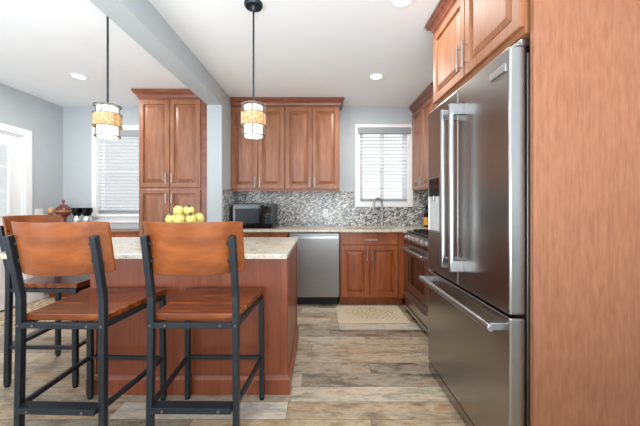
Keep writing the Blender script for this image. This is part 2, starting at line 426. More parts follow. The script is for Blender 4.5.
MB().box(g0, g1, h0, h1, -.037, -.033, f).build('pane', M['glass'], DR)
def raised(m, f, u0, u1, v0, v1, rings):
    m.rings([[f(u0+i, v0+i, n), f(u1-i, v0+i, n), f(u1-i, v1-i, n), f(u0+i, v1-i, n)] for i, n in rings])
m = MB(); raised(m, f, 2.90, 3.49, .2, .95, [(0, -.013), (0, -.004), (.02, -.004), (.035, -.011), (.07, -.011), (.1, -.005)])
m.build('door_panel', M['white'], DR)
MB().lathe((XL+.03, 2.84, .98), [(.012, -.04), (.012, -.01), (.028, 0), (.03, .015), (.02, .028)], 20, 'x').build('door_knob', M['chrome'], DR, smooth=True)

# ---------------------------------------------------------------- cabinets
def door(f, u0, u1, v0, v1, parent, mat, name='door', pull=None, fr=.058):
    """raised-panel front; pull = (u, v, 'v'|'h', length)"""
    m = MB()
    if min(u1-u0, v1-v0) > .2:
        raised(m, f, u0, u1, v0, v1, [(0, 0), (0, .017), (.004, .020), (fr-.006, .020), (fr, .005), (fr+.009, .005), (fr+.014, .009), (fr+.042, .0185), (fr+.046, .0185)])
    else:
        raised(m, f, u0, u1, v0, v1, [(0, 0), (0, .017), (.004, .020), (.022, .020), (.027, .017), (.03, .017)])
    o = m.build(name, mat, parent)
    if pull: pull_handle(f, *pull, o)
    return o
def pull_handle(f, u, v, way, ln, parent, n0=.02):
    m = MB(); h = ln/2; r = .0055
    if way == 'v': P = [(u, v-h), (u, v+h)]; Q = [(u, v-h*.72), (u, v+h*.72)]
    else: P = [(u-h, v), (u+h, v)]; Q = [(u-h*.72, v), (u+h*.72, v)]
    m.tube([f(*P[0], n0+.028), f(*P[1], n0+.028)], r, 10)
    for q in Q: m.tube([f(*q, n0-.002), f(*q, n0+.028)], .004, 8)
    return m.build('handle', M['chrome'], parent, smooth=True)
CROWN = [(0, 0), (.008, 0), (.008, .018), (.016, .024), (.020, .036), (.034, .056), (.050, .064), (.050, .078), (.058, .084), (.058, .105), (0, .105)]
def crown(f, u0, u1, v0, depth, parent, left=True, right=True, hgt=.105):
    k = hgt/.105; m = MB(); rs = []
    for path in range(4):
        r = []
        for o, v in CROWN:
            l = o if left else 0; q = o if right else 0
            p = [(u0-l, -depth), (u0-l, o), (u1+q, o), (u1+q, -depth)][path]
            r.append(f(p[0], v0+v*k, p[1]))
        rs.append(r)
    m.rings(rs)
    return m.build('crown_moulding', M['crown'], parent)
def cabinet(name, label, f, u0, u1, v0, v1, depth, mat, loc, cat='cabinet', group=None, toe=0, toe_mat=None):
    C = thing(name, label, cat, loc, group)
    m = MB()
    if name == 'sink_cabinet':
        m.box(u0, u1, v0+toe, v0+toe+.02, -depth, 0, f); m.box(u0, u0+.02, v0+toe+.02, v1, -depth, 0, f); m.box(u1-.02, u1, v0+toe+.02, v1, -depth, 0, f)
        m.box(u0+.02, u1-.02, v0+toe+.02, v1, -depth, -depth+.02, f); m.box(u0+.02, u1-.02, v0+toe+.02, v1, -.02, 0, f)
    else: m.box(u0, u1, v0+toe, v1, -depth, 0, f)
    m.build('carcass', mat, C, bev=.0015)
    if toe: MB().box(u0, u1, v0, v0+toe, -depth, -.075, f).build('toe_kick', toe_mat or mat, C)
    return C

# upper cabinets on the back wall
fU = front(3.86); top = H-.002
def upper(label, u0, u1, pulls, left, right):
    C = cabinet('upper_cabinet', label, fU, u0, u1, 1.40, 2.48, .327, M['cherry'], ((u0+u1)/2, 4.0, 1.40), 'cabinet', 'upper cabinets above the back counter')
    MB().box(u0, u1, 2.47, top, -.327, 0, fU).build('frieze', M['cherry_h'], C)
    crown(fU, u0, u1, top-.105, .327, C, left, right)
    MB().box(u0, u1, 1.385, 1.40, -.02, .004, fU).build('light_rail', M['cherry_h'], C, bev=.002)
    mid = (u0+u1)/2
    door(fU, u0+.006, mid-.003, 1.413, 2.455, C, M['cherry'], pull=(mid-.030, 1.50, 'v', .13))
    door(fU, mid+.003, u1-.006, 1.413, 2.455, C, M['cherry'], pull=(mid+.030, 1.50, 'v', .13))
upper('cherry wall cabinet with two raised doors directly above the microwave', -1.144, -.4505, None, False, False)
upper('cherry wall cabinet with two raised doors nearest the sink window, above the dishwasher', -.4495, .25, None, False, True)

# pantry, left of the stub wall
fP = front(3.58)
P = cabinet('pantry_cabinet', 'tall cherry pantry cabinet with four raised doors left of the wall stub', fP, -2.16, -1.322, 0, 2.48, .607, M['cherry'], (-1.8, 3.9, 0), 'cabinet', None, .1)
MB().box(-2.16, -1.322, 2.47, top, -.607, 0, fP).build('frieze', M['cherry_h'], P)
crown(fP, -2.16, -1.40, top-.105, .607, P, True, False)
for z0, z1, pz in ((1.415, 2.455, 1.52), (.115, 1.395, 1.29)):
    door(fP, -2.15, -1.79, z0, z1, P, M['cherry'], pull=(-1.822, pz, 'v', .13)); door(fP, -1.784, -1.42, z0, z1, P, M['cherry'], pull=(-1.752, pz, 'v', .13))
MB().box(-1.405, -1.322, .1, 2.47, 0, .006, fP).build('filler_strip', M['crown'], P)

# base cabinets on the back run
fB = front(3.57)
mb = M['cherry_base']
C = cabinet('base_cabinet', 'cherry base cabinet with two drawers under the microwave', fB, -1.135, -.375, 0, .882, .617, mb, (-.75, 3.9, 0), 'cabinet', None, .1)
for a, b in ((-1.12, -.84), (-.83, -.385)):
    door(fB, a, b, .715, .862, C, mb, 'drawer', ((a+b)/2, .79, 'h', .13)); door(fB, a, b, .115, .70, C, mb, pull=(b-.03, .60, 'v', .13))
C = cabinet('sink_cabinet', 'cherry sink base cabinet with a false drawer and two raised doors', fB, .24, .998, 0, .882, .617, mb, (.6, 3.9, 0), 'cabinet', None, .1)
door(fB, .252, .925, .735, .86, C, mb, 'drawer', (.60, .795, 'h', .155))
door(fB, .252, .586, .115, .722, C, mb, pull=(.557, .615, 'v', .125)); door(fB, .591, .925, .115, .722, C, mb, pull=(.62, .615, 'v', .125))
MB().box(.935, .998, .1, .88, 0, .014, fB).build('filler_strip', mb, C, bev=.003)
# corner and right-hand base cabinets
fR = rightside(1.0)
cabinet('corner_cabinet', 'plain cherry corner cabinet between the sink cabinet and the range', fR, 3.447, 4.187, 0, .882, .627, mb, (1.3, 3.8, 0), 'cabinet', None, .1)
C = cabinet('base_cabinet', 'narrow cherry base cabinet between range and refrigerator', fR, 2.262, 2.672, 0, .882, .627, mb, (1.3, 2.45, 0), 'cabinet', None, .1)
door(fR, 2.275, 2.66, .735, .86, C, mb, 'drawer', (2.46, .795, 'h', .13)); door(fR, 2.275, 2.66, .115, .722, C, mb, pull=(2.31, .615, 'v', .125))
# wall cabinet at the right of the sink window
fW = rightside(1.30)
C = cabinet('upper_cabinet', 'cherry wall cabinet with two doors right of the sink window', fW, 3.40, 4.187, 1.40, 2.48, .327, M['cherry'], (1.46, 3.8, 1.4))
MB().box(3.40, 4.187, 2.47, top, -.327, 0, fW).build('frieze', M['cherry'], C); crown(fW, 3.40, 4.187, top-.105, .327, C, True, False)
door(fW, 3.406, 3.79, 1.413, 2.455, C, M['cherry'], pull=(3.76, 1.50, 'v', .13)); door(fW, 3.796, 4.18, 1.413, 2.455, C, M['cherry'], pull=(3.826, 1.50, 'v', .13))
# cabinet over the refrigerator
fF = rightside(.858)
C = cabinet('fridge_cabinet', 'cherry cabinet with two raised doors above the refrigerator', fF, 1.252, 2.232, 1.925, 2.48, .769, M['cherry_light'], (1.2, 1.75, 1.925))
MB().box(1.252, 2.232, 2.47, top, -.769, 0, fF).build('frieze', M['cherry'], C); crown(fF, 1.252, 2.232, top-.105, .769, C, False, True)
door(fF, 1.258, 1.739, 1.955, 2.455, C, M['cherry_light'], pull=(1.71, 2.07, 'v', .15)); door(fF, 1.745, 2.226, 1.955, 2.455, C, M['cherry_light'], pull=(1.775, 2.07, 'v', .15))
# end panel
tag(MB().box(.862, XR-.002, 1.21, 1.232, 0, top).build('end_panel', M['panel'], bev=.002), 'full height cherry end panel on the near side of the refrigerator', 'cabinet panel')
tag(MB().box(.862, XR-.002, 2.236, 2.256, 0, 2.46).build('end_panel', M['panel'], bev=.002), 'cherry side panel between refrigerator and range cabinets', 'cabinet panel')

# ---------------------------------------------------------------- worktops
def slab(label, boxes, loc):
    m = MB()
    for b in boxes: m.box(*b)
    return tag(m.build('countertop', M['granite'], bev=.004), label, 'countertop')
slab('cream granite worktop running along the back wall under the mosaic', [(-1.136, .33, 3.535, 4.181, .884, .914), (.33, .90, 3.535, 3.68, .884, .914), (.33, .90, 4.06, 4.181, .884, .914), (.90, XR-.01, 3.535, 4.181, .884, .914), (.965, XR-.01, 3.447, 3.535, .884, .914)], None)
slab('short cream granite worktop between range and refrigerator', [(.965, XR-.01, 2.26, 2.674, .884, .914)], None)
# island
I = thing('kitchen_island', 'cherry kitchen island with plain panels and a moulded base', 'island', (-.85, 2.3, 0))
MB().box(-1.47, -.212, 1.925, 2.70, 0, .882).build('body', M['island'], I, bev=.002)
m = MB()
for a, b in ((-1.47, -1.43), (-.252, -.212)): MB().box(a, b, 1.919, 1.925, .115, .882).build('corner_stile', M['island'], I, bev=.002)
for a, b in ((1.925, 1.97), (2.655, 2.70)): MB().box(-.212, -.206, a, b, .115, .882).build('corner_stile', M['island'], I, bev=.002)
m = MB(); x0, x1, y0, y1 = -1.47, -.212, 1.925, 2.70
m.rings([[(x0-o, y0-o, z), (x1+o, y0-o, z), (x1+o, y1+o, z), (x0-o, y1+o, z)] for o, z in ((.02, 0), (.02, .095), (.016, .102), (.012, .115), (.004, .122), (0, .122))])
m.build('base_moulding', M['island'], I)
tag(MB().box(-1.99, -.197, 1.78, 2.73, .884, .914).build('island_worktop', M['granite'], bev=.005), 'cream granite slab on top of the kitchen island', 'countertop')
# console cabinet under the dining window
fC = front(3.87)
C = cabinet('console_cabinet', 'low cherry console cabinet under the dining window', fC, -3.56, -2.17, 0, .85, .318, M['cherry_base'], (-2.8, 4.05, 0), 'cabinet', None, .06)
for a, b in ((-3.54, -3.09), (-3.085, -2.635), (-2.63, -2.18)): door(fC, a, b, .08, .84, C, M['cherry_base'], pull=((a+b)/2, .76, 'h', .1))
MB().box(-3.574, -2.165, 3.845, 4.188, .85, .875).build('top', M['cherry_h'], C, bev=.004)

# ---------------------------------------------------------------- refrigerator
R = thing('refrigerator', 'stainless steel french door refrigerator with bottom freezer drawer', 'refrigerator', (1.2, 1.71, 0))
XF = .79
MB().box(.872, XR-.02, 1.262, 2.205, .05, 1.85).build('body', M['steel_side'], R, bev=.004)
def fdoor(y0, y1, z0, z1, name):
    return MB().box(XF, .862, y0, y1, z0, z1).build(name, M['steel_f'], R, bev=.008, seg=3)
dn = fdoor(1.25, 1.717, .745, 1.872, 'door'); df = fdoor(1.723, 2.195, .745, 1.872, 'door'); dw = fdoor(1.25, 2.195, .075, .733, 'freezer_drawer')
MB().box(.794, .862, 1.256, 2.19, .004, .066).build('toe_grille', M['steel_f'], R, bev=.004)
MB().box(.84, .90, 1.2525, 1.30, 1.874, 1.90).box(.815, .90, 1.2525, 1.34, 1.8725, 1.882).build('hinge_cover', M['chrome'], R, bev=.003)
MB().box(.84, .90, 2.12, 2.165, 1.874, 1.90).box(.815, .90, 2.08, 2.165, 1.8725, 1.882).build('hinge_cover', M['chrome'], R, bev=.003)
def big_handle(y, z0, z1, parent):
    m = MB(); xb = XF-.062
    m.tube([(xb, y, z0), (xb, y, z1)], .0155, 20)
    for z in (z0+.03, z1-.03):
        m.box(xb-.012, XF+.002, y-.016, y+.016, z-.03, z+.03)
    m.build('handle', M['handle'], parent, bev=.003, smooth=True)
big_handle(1.662, .838, 1.765, dn); big_handle(1.775, .838, 1.765, df)
m = MB(); xb = XF-.068; zz = .686
m.tube([(xb, 1.265, zz), (xb, 2.155, zz)], .016, 20)
for y in (1.30, 2.12): m.box(xb-.01, XF+.002, y-.02, y+.02, zz-.016, zz+.016)
m.build('handle', M['handle'], dw, bev=.003, smooth=True)
b = MB().box(XF-.005, XF+.001, 1.272, 1.39, 1.775, 1.808).build('badge', M['handle'], dn, bev=.002)
MB().box(XF-.007, XF-.004, 1.285, 1.377, 1.785, 1.798).build('badge_inlay', M['blackplastic'], b) if False else None
fD = rightside(XF)
m = MB(); raised(m, fD, 1.955, 2.17, 1.02, 1.40, [(0, 0), (0, .008), (.012, .008), (.014, .001), (.02, .001)])
dsp = m.build('dispenser', M['chrome'], df)
dsp2 = MB().box(1.972, 2.153, 1.032, 1.268, .0015, .004, fD).build('dispenser_recess', M['dispenser'], df)
MB().box(1.97, 2.155, 1.265, 1.388, .0015, .009, fD).build('dispenser_panel', M['blackgloss'], df, bev=.002)
MB().box(2.045, 2.07, 1.235, 1.268, .0045, .02, fD).build('dispenser_spout', M['chrome'], df, bev=.004)

# ---------------------------------------------------------------- range
G = thing('range', 'stainless steel cooking range with black cooktop and bar handle', 'stove', (1.3, 3.06, 0))
r0, r1 = 2.682, 3.440; xr = .993
MB().box(xr+.02, XR-.02, r0, r1, .06, .90).build('body', M['steel_side'], G, bev=.002)
MB().box(xr+.005, XR-.012, r0, r1, .90, .918).build('cooktop', M['blackgloss'], G, bev=.003)
m = MB(); m.rings([[(xr+.05, y, .899), (xr-.002, y, .896), (xr-.022, y, .815), (xr-.022, y, .795), (xr+.05, y, .795)] for y in (r0, r1)])
cp = m.build('control_panel', M['steel_dark'], G, bev=.003)
for k in range(5):
    y = r0+.09+k*(r1-r0-.18)/4
    MB().lathe((xr-.014, y, .845), [(.029, .006), (.029, -.008), (.023, -.012), (.021, -.038), (.016, -.042)], 20, 'x').build('knob', M['polished'], G, smooth=True)
od = MB().box(xr-.02, xr+.02, r0+.003, r1-.003, .27, .785).build('oven_door', M['steel_r'], G, bev=.004)
MB().box(xr-.023, xr-.018, r0+.12, r1-.12, .36, .67).build('oven_window', M['darkglass'], od, bev=.002)
m = MB(); m.tube([(xr-.066, r0+.03, .722), (xr-.066, r1-.03, .722)], .018, 16)
for y in (r0+.07, r1-.07): m.box(xr-.075, xr-.018, y-.013, y+.013, .710, .734)
m.build('handle', M['handle'], od, bev=.003, smooth=True)
wd = MB().box(xr-.018, xr+.02, r0+.003, r1-.003, .075, .262).build('warming_drawer', M['steel_r'], G, bev=.004)
m = MB(); m.rings([[(xr-.018, y, .225), (xr-.05, y, .222), (xr-.055, y, .212), (xr-.018, y, .206)] for y in (r0+.02, r1-.02)])
m.build('handle', M['handle'], wd)
MB().box(xr-.03, xr+.01, r0+.01, r1-.01, .055, .082).build('kick_trim', M['handle'], G, bev=.003)
MB().box(xr+.05, XR-.05, r0+.01, r1-.01, 0, .06).build('toe_kick', M['toe'], G)
for k in range(3):
    y0 = r0+.03+k*.24; y1 = y0+.215; m = MB(); x0, x1 = xr+.07, XR-.09; z0, z1 = .9185, .932
    for y in (y0, (y0+y1)/2-.006, y1-.012): m.box(x0, x1, y, y+.012, z1-.012, z1)
    for x in (x0, x0+.13, (x0+x1)/2-.006, x1-.14, x1-.012): m.box(x, x+.012, y0, y1, z1-.012, z1)
    for x in (x0, x1-.012):
        for y in (y0, y1-.012): m.box(x, x+.012, y, y+.012, z0, z1-.012)
    m.build('burner_grate', M['blackplastic'], G)

# ---------------------------------------------------------------- dishwasher
W = thing('dishwasher', 'stainless steel dishwasher between the drawers and the sink cabinet', 'dishwasher', (-.07, 3.85, 0))
a, b = -.368, .234
MB().box(a+.005, b-.005, 3.60, 4.17, .1, .876).build('body', M['toe'], W)
dd = MB().box(a+.004, b-.004, 3.546, 3.60, .115, .870).build('door', M['steel_d'], W, bev=.005)
MB().box(a+.02, b-.02, 3.64, 3.66, 0, .11).build('toe_kick', M['toe'], W)
m = MB(); m.box(a+.02, b-.02, 3.500, 3.516, .812, .842)
for x in (a+.06, b-.06): m.box(x-.012, x+.012, 3.512, 3.548, .818, .836)
m.build('handle', M['handle'], dd, bev=.002, smooth=True)

# ---------------------------------------------------------------- sink, faucet
m = MB(); x0, x1, y0, y1 = .33, .90, 3.68, 4.06
m.rings([[(x0-o, y0-o, z), (x1+o, y0-o, z), (x1+o, y1+o, z), (x0-o, y1+o, z)] for o, z in ((.015, .8812), (-.004, .8812), (-.012, .70), (-.05, .685))][::-1], cap1=False)
sk = m.build('sink', M['steel_d']); tag(sk, 'undermount stainless steel sink basin in the back worktop', 'sink')
so = sk.modifiers.new('solid', 'SOLIDIFY'); so.thickness = .0015; so.offset = 1
F = thing('faucet', 'brushed nickel gooseneck faucet behind the sink', 'faucet', (.852, 4.115, .914))
fx, fy = .852, 4.115
MB().lathe((fx, fy, .9145), [(.027, 0), (.027, .006), (.021, .012), (.019, .10), (.016, .105)], 20).build('base', M['chrome'], F, smooth=True)
pts = [(fx, fy, 1.0), (fx, fy, 1.21)]
for k in range(1, 13):
    t = PI*k/12; pts.append((fx-.062*(1-math.cos(t)), fy-.03*(1-math.cos(t)), 1.21+.085*math.sin(t)))
e = pts[-1]; pts += [(e[0], e[1], e[2]-.03)]
MB().tube(pts, .0145, 14).build('spout', M['chrome'], F, smooth=True)
MB().tube([(e[0], e[1], e[2]-.025), (e[0], e[1], e[2]-.06), (e[0], e[1], e[2]-.12)], [.0125, .016, .019], 16).build('spray_head', M['chrome'], F, smooth=True)
MB().tube([(fx+.012, fy, .965), (fx+.055, fy, .975), (fx+.11, fy-.005, 1.015)], [.015, .013, .010], 12).build('lever', M['chrome'], F, smooth=True)

# ---------------------------------------------------------------- microwave
K = thing('microwave', 'black countertop microwave in the corner on the back worktop', 'microwave', (-.845, 3.93, .914))
a, b, z0, z1 = -1.105, -.585, .926, 1.222; yf = 3.76
MB().box(a, b, yf, 4.12, z0, z1).build('body', M['blackplastic'], K, bev=.006)
mdr = MB().box(a, b-.115, yf-.03, yf-.001, z0, z1).build('door', M['blackgloss'], K, bev=.006)
MB().box(a+.05, b-.175, yf-.0325, yf-.029, z0+.055, z1-.06).build('door_window', M['mwwin'], mdr, bev=.002)
m = MB(); hx = b-.14; m.tube([(hx, yf-.03, z1-.05), (hx-.004, yf-.055, z1-.075), (hx-.014, yf-.066, (z0+z1)/2), (hx-.004, yf-.055, z0+.075), (hx, yf-.03, z0+.05)], .011, 12)
m.build('handle', M['blackgloss'], mdr, smooth=True)
cpn = MB().box(b-.112, b, yf-.03, yf-.001, z0, z1).build('control_panel', M['mwglass'], K, bev=.006)
MB().box(b-.095, b-.018, yf-.0325, yf-.029, z1-.075, z1-.035).build('display', M['blackgloss'], cpn, bev=.001)
m = MB()
for i in range(4):
    for j in range(3): m.box(b-.095+j*.027, b-.095+j*.027+.021, yf-.0325, yf-.029, z0+.05+i*.034, z0+.05+i*.034+.022)
m.build('keypad', M['black'], cpn)
for x in (a+.05, b-.05):
    for y in (yf+.03, 4.08): MB().lathe((x, y, .9145), [(.014, 0), (.014, .012)], 12).build('foot', M['blackplastic'], K)

# ---------------------------------------------------------------- bar stools
def make_stool():
    T = thing('bar_stool', 'x', 'bar stool', (0, 0, 0), 'matching wood and gunmetal stools at the island')
    bl = M['black']; hs = .0145
    for sx in (-1, 1):
        lg = MB().tube([(sx*.205, -.228, .012), (sx*.2, -.222, .62), (sx*.2, -.222, .775), (sx*.2, -.278, 1.066)], 0, sq=(hs, hs)).build('rear_leg', bl, T, bev=.003)
        MB().lathe((sx*.205, -.228, 0), [(.015, 0), (.015, .008), (.008, .012), (.008, .02)], 14).build('foot_glide', M['blackplastic'], lg)
        lg = MB().tube([(sx*.232, .228, .012), (sx*.228, .222, .652)], 0, sq=(hs, hs)).build('front_leg', bl, T, bev=.003)
        MB().lathe((sx*.232, .228, 0), [(.015, 0), (.015, .008), (.008, .012), (.008, .02)], 14).build('foot_glide', M['blackplastic'], lg)
        MB().tube([(sx*.2015, -.21, .26), (sx*.2295, .21, .26)], 0, sq=(.010, .0115)).build('side_stretcher', bl, T, bev=.002)
        for z in (.95, 1.03):
            y = -.222-.056*(z-.775)/.291
            MB().lathe((sx*.178, y+.004, z), [(.010, -.004), (.012, 0), (.012, .005), (.007, .006), (.007, .024)][::-1], 12, 'y').build('bolt', M['blackplastic'], T)
    MB().tube([(-.216, .2265, .26), (.216, .2265, .26)], 0, sq=(.0115, .010)).build('front_stretcher', bl, T, bev=.002)
    pl = MB().box(-.189, .189, -.262, -.205, .243, .270).build('foot_plate', bl, T, bev=.002)
    for x in (-.13, .13): MB().lathe((x, -.262, .256), [(.006, 0), (.006, -.003), (.003, -.005)], 10, 'y').build('screw', M['pendmetal'], pl)
    # seat frame
    m = MB(); zf0, zf1 = .627, .652
    m.box(-.186, .186, -.236, -.212, zf0, zf1); m.box(-.214, .214, .212, .236, zf0, zf1)
    for sx in (-1, 1): m.tube([(sx*.2, -.209, (zf0+zf1)/2), (sx*.228, .209, (zf0+zf1)/2)], 0, sq=(.012, .0125))
    sf = m.build('seat_frame', bl, T, bev=.002)
    for x in (-.2, -.13, .13, .2): MB().lathe((x, -.2365, .64), [(.0055, 0), (.0055, -.003), (.003, -.0045)], 10, 'y').build('screw', M['pendmetal'], sf)
    # seat: saddle-dipped tapering board
    m = MB(); N, K2 = 16, 10; y0, y1 = -.206, .248
    vt = {}; bm = m.bm
    for s in (0, 1):
        for i in range(N+1):
            for j in range(K2+1):
                q = j/K2; hw = .198+.047*q; x = (-1+2*i/N)*hw; y = y0+(y1-y0)*q
                if j == K2: y -= .004*(abs(x)/hw)**4
                z = .654 if s == 0 else .686-.007*(1-(x/hw)**2)*math.sin(PI*min(1, q*1.05))
                vt[s, i, j] = bm.verts.new((x, y, z))
    for i in range(N):
        for j in range(K2):
            bm.faces.new((vt[0, i, j], vt[0, i, j+1], vt[0, i+1, j+1], vt[0, i+1, j])); bm.faces.new((vt[1, i, j], vt[1, i+1, j], vt[1, i+1, j+1], vt[1, i, j+1]))
    for i in range(N):
        for j in (0, K2): bm.faces.new((vt[0, i, j], vt[0, i+1, j], vt[1, i+1, j], vt[1, i, j]))
    for j in range(K2):
        for i in (0, N): bm.faces.new((vt[0, i, j], vt[0, i, j+1], vt[1, i, j+1], vt[1, i, j]))
    m.build('seat', M['seat'], T, bev=.004, smooth=True)
    # curved plywood backrest
    m = MB(); N = 24; K2 = 8; bm = m.bm; vt = {}
    for s in (0, 1):
        for i in range(N+1):
            for j in range(K2+1):
                x = (-1+2*i/N); q = j/K2
                hw = .234; X = x*hw
                cz = .003*(abs(x))**20*(1 if j == 0 else -1 if j == K2 else 0)
                z = .888+.242*q+cz
                y = -.222-.19*(z-.775) + .0165+.0065 - .080*(1-(X/.2)**2) + (.011 if s else 0)
                vt[s, i, j] = bm.verts.new((X, y, z))
    for i in range(N):
        for j in range(K2):
            bm.faces.new((vt[0, i, j], vt[0, i+1, j], vt[0, i+1, j+1], vt[0, i, j+1])); bm.faces.new((vt[1, i, j], vt[1, i, j+1], vt[1, i+1, j+1], vt[1, i+1, j]))
    for i in range(N):
        for j in (0, K2): bm.faces.new((vt[0, i, j], vt[1, i, j], vt[1, i+1, j], vt[0, i+1, j]))
    for j in range(K2):
        for i in (0, N): bm.faces.new((vt[0, i, j], vt[0, i, j+1], vt[1, i, j+1], vt[1, i, j]))
    m.build('backrest', M['back'], T, bev=.0025, smooth=True)
    return T
s0 = make_stool()
for i, (x, y, rz, lab) in enumerate((
        (-.595, 1.64, -.01, 'wooden bar stool on gunmetal legs in front of the lemons, nearest the refrigerator'),
        (-1.208, 1.635, -.035, 'wooden bar stool on gunmetal legs at the front left of the island'),
        (-1.86, 2.21, -PI/2+.05, 'wooden bar stool at the left end of the island, half hidden behind another'))):
    o = s0 if i == 0 else copy_tree(s0)
    o.location = (x, y, 0); o.rotation_euler = (0, 0, rz); o['label'] = lab

# ---------------------------------------------------------------- pendants and recessed lights
def make_pendant(x, y, label):
    T = thing('pendant_lamp', label, 'pendant lamp', (x, y, 1.68), 'pendant lamps over the island')
    zc = H-.001
    MB().lathe((x, y, zc), [(.062, 0), (.062, -.012), (.056, -.022), (.02, -.024), (.012, -.045), (.007, -.05)], 28).build('canopy', M['bronze'], T, smooth=True)
    MB().tube([(x, y, zc-.04), (x, y, 1.90)], .0065, 10).build('rod', M['bronze'], T, smooth=True)
    m = MB()
    def ring(r, z, hh=.006, t=.005): m.lathe((x, y, z), [(r-t, 0), (r, 0), (r, hh), (r-t, hh), (r-t, 0)], 32, cap0=False, cap1=False)
    ring(.083, 1.880, .007, .006); ring(.0875, 1.824, .005, .0035); ring(.0875, 1.739, .005, .0035); ring(.078, 1.672, .007, .006)
    for k in range(4):
        a = PI/2*k+.12; c, q = math.cos(a), math.sin(a)
        m.tube([(x+c*.0755, y+q*.0755, 1.674), (x+c*.0755, y+q*.0755, 1.884)], .0038, 8)
        m.tube([(x+c*.06, y+q*.06, 1.676), (x+c*.0755, y+q*.0755, 1.676)], .003, 6); m.tube([(x, y, 1.882), (x+c*.083, y+q*.083, 1.882)], .003, 6)
        for zz in (1.742, 1.826): m.tube([(x+c*.0755, y+q*.0755, zz), (x+c*.0865, y+q*.0865, zz)], .0025, 6)
    m.lathe((x, y, 1.872), [(.012, 0), (.012, .028), (.006, .036)], 14)
    m.build('frame', M['pendmetal'], T)
    MB().lathe((x, y, .008), [(.058, 1.660), (.062, 1.665), (.062, 1.868), (.058, 1.87)], 32).build('shade', M['shade'], T, smooth=True)
    MB().lathe((x, y, .008), [(.081, 1.737), (.084, 1.737), (.084, 1.815), (.081, 1.815), (.081, 1.737)], 32, cap0=False, cap1=False).build('band', M['amber'], T, smooth=True)
    d = bpy.data.lights.new('pendant_bulb', 'POINT'); d.energy = 1.5; d.color = (1, .86, .68); d.shadow_soft_size = .06
    o = bpy.data.objects.new('bulb', d); COL.objects.link(o); o.parent = T; o.location = (0, 0, -.035)
make_pendant(-.452, 2.04, 'lit pendant lamp with amber band hanging nearest the upper cabinets')
make_pendant(-1.458, 2.06, 'lit pendant lamp with amber band hanging left of the ceiling beam')
def recessed(x, y, label, power):
    T = thing('recessed_light', label, 'ceiling light', (x, y, H), 'recessed ceiling lights')
    MB().lathe((x, y, H-.0005), [(.058, 0), (.078, 0), (.078, -.004), (.06, -.008), (.058, 0)], 32, cap0=False, cap1=False).build('trim_ring', M['white'], T, smooth=True)
    MB().lathe((x, y, H-.001), [(.0575, 0), (.0575, -.003)], 28).build('lens', M['lens'], T)
    d = bpy.data.lights.new('recessed_lamp', 'AREA'); d.shape = 'DISK'; d.size = .11; d.energy = power; d.color = (1, .97, .92)
    o = bpy.data.objects.new('lamp', d); COL.objects.link(o); o.parent = T; o.location = (0, 0, -.012)
recessed(.60, 3.19, 'round recessed ceiling light above the sink cabinet', 8)
recessed(-2.56, 3.19, 'round recessed ceiling light left of the beam', 8)
recessed(.548, 2.0, 'round recessed ceiling light cut by the top edge, nearest the refrigerator', 3)

# ---------------------------------------------------------------- fruit bowl on the island
bx, by = -.995, 2.22
B = tag(MB().lathe((bx, by, .9145), [(.07, 0), (.07, .008), (.03, .02), (.022, .05), (.035, .085), (.10, .105), (.142, .15), (.146, .158), (.140, .158), (.098, .115), (.03, .098), (.005, .096)], 40).build('fruit_bowl', M['ceramic'], smooth=True), 'white footed bowl holding lemons, hidden behind the right stool', 'bowl')
def lemon(x, y, z, rot, label, leaf=False):
    r = .037; m = MB(); n = 20; prof = []
    for i in range(n+1):
        a = -PI/2+PI*i/n; h = math.sin(a)*r*1.06; q = math.cos(a)*r
        if abs(math.sin(a)) > .93: q *= .92; h *= 1.05
        prof.append((max(q, .0012), h))
    m.lathe((0, 0, 0), prof, 24)
    R = Matrix.Rotation(rot[2], 4, 'Z') @ Matrix.Rotation(rot[0], 4, 'X') @ Matrix.Rotation(rot[1], 4, 'Y')
    for v in m.bm.verts: v.co = R @ v.co
    o = m.build('lemon', M['lemon'], smooth=True); o.location = (x, y, z)
    tag(o, label, 'lemon', 'lemons heaped in the bowl')
    if leaf:
        l = MB(); rs = []
        for i in range(7):
            t = i/6; wv = .011*math.sin(PI*min(max(t, .04), .97)); p = Vector((x-.018+.045*t, y-.028, z+.028+.012*math.sin(PI*t)))
            rs.append([p+Vector((0, -wv, -wv*.7)), p+Vector((0, 0, .002)), p+Vector((0, wv, wv*.7)), p+Vector((0, 0, -.001))])
        l.rings(rs); l.build('leaf', M['leaf'], o)
ring_names = {4: 'lemon in the lower row of the heap, far left', 5: 'lemon in the lower row of the heap, second from left', 6: 'lemon in the lower row of the heap, front middle', 7: 'lemon in the lower row of the heap, second from right', 0: 'lemon in the lower row of the heap, far right'}
for k in (4, 5, 6, 7, 0, 1, 3):
    a = 2*PI*k/8; lab = ring_names.get(k, 'lemon at the back %s of the heap' % ('right' if k == 1 else 'left'))
    lemon(bx+.099*math.cos(a), by+.099*math.sin(a), 1.106+random.uniform(-.003, .003), (random.uniform(.6, 2.4), random.uniform(-1, 1), random.uniform(0, 6)), 'yellow ' + lab, k in (5, 7))
for dx, dy, nm in ((-.037, -.03, 'topmost left'), (.040, -.03, 'topmost right'), (.002, .036, 'topmost rear')):
    lemon(bx+dx, by+dy, 1.164, (random.uniform(.6, 2.4), random.uniform(-1, 1), random.uniform(0, 6)), 'yellow green lemon %s on the heap' % nm, dx > .03)

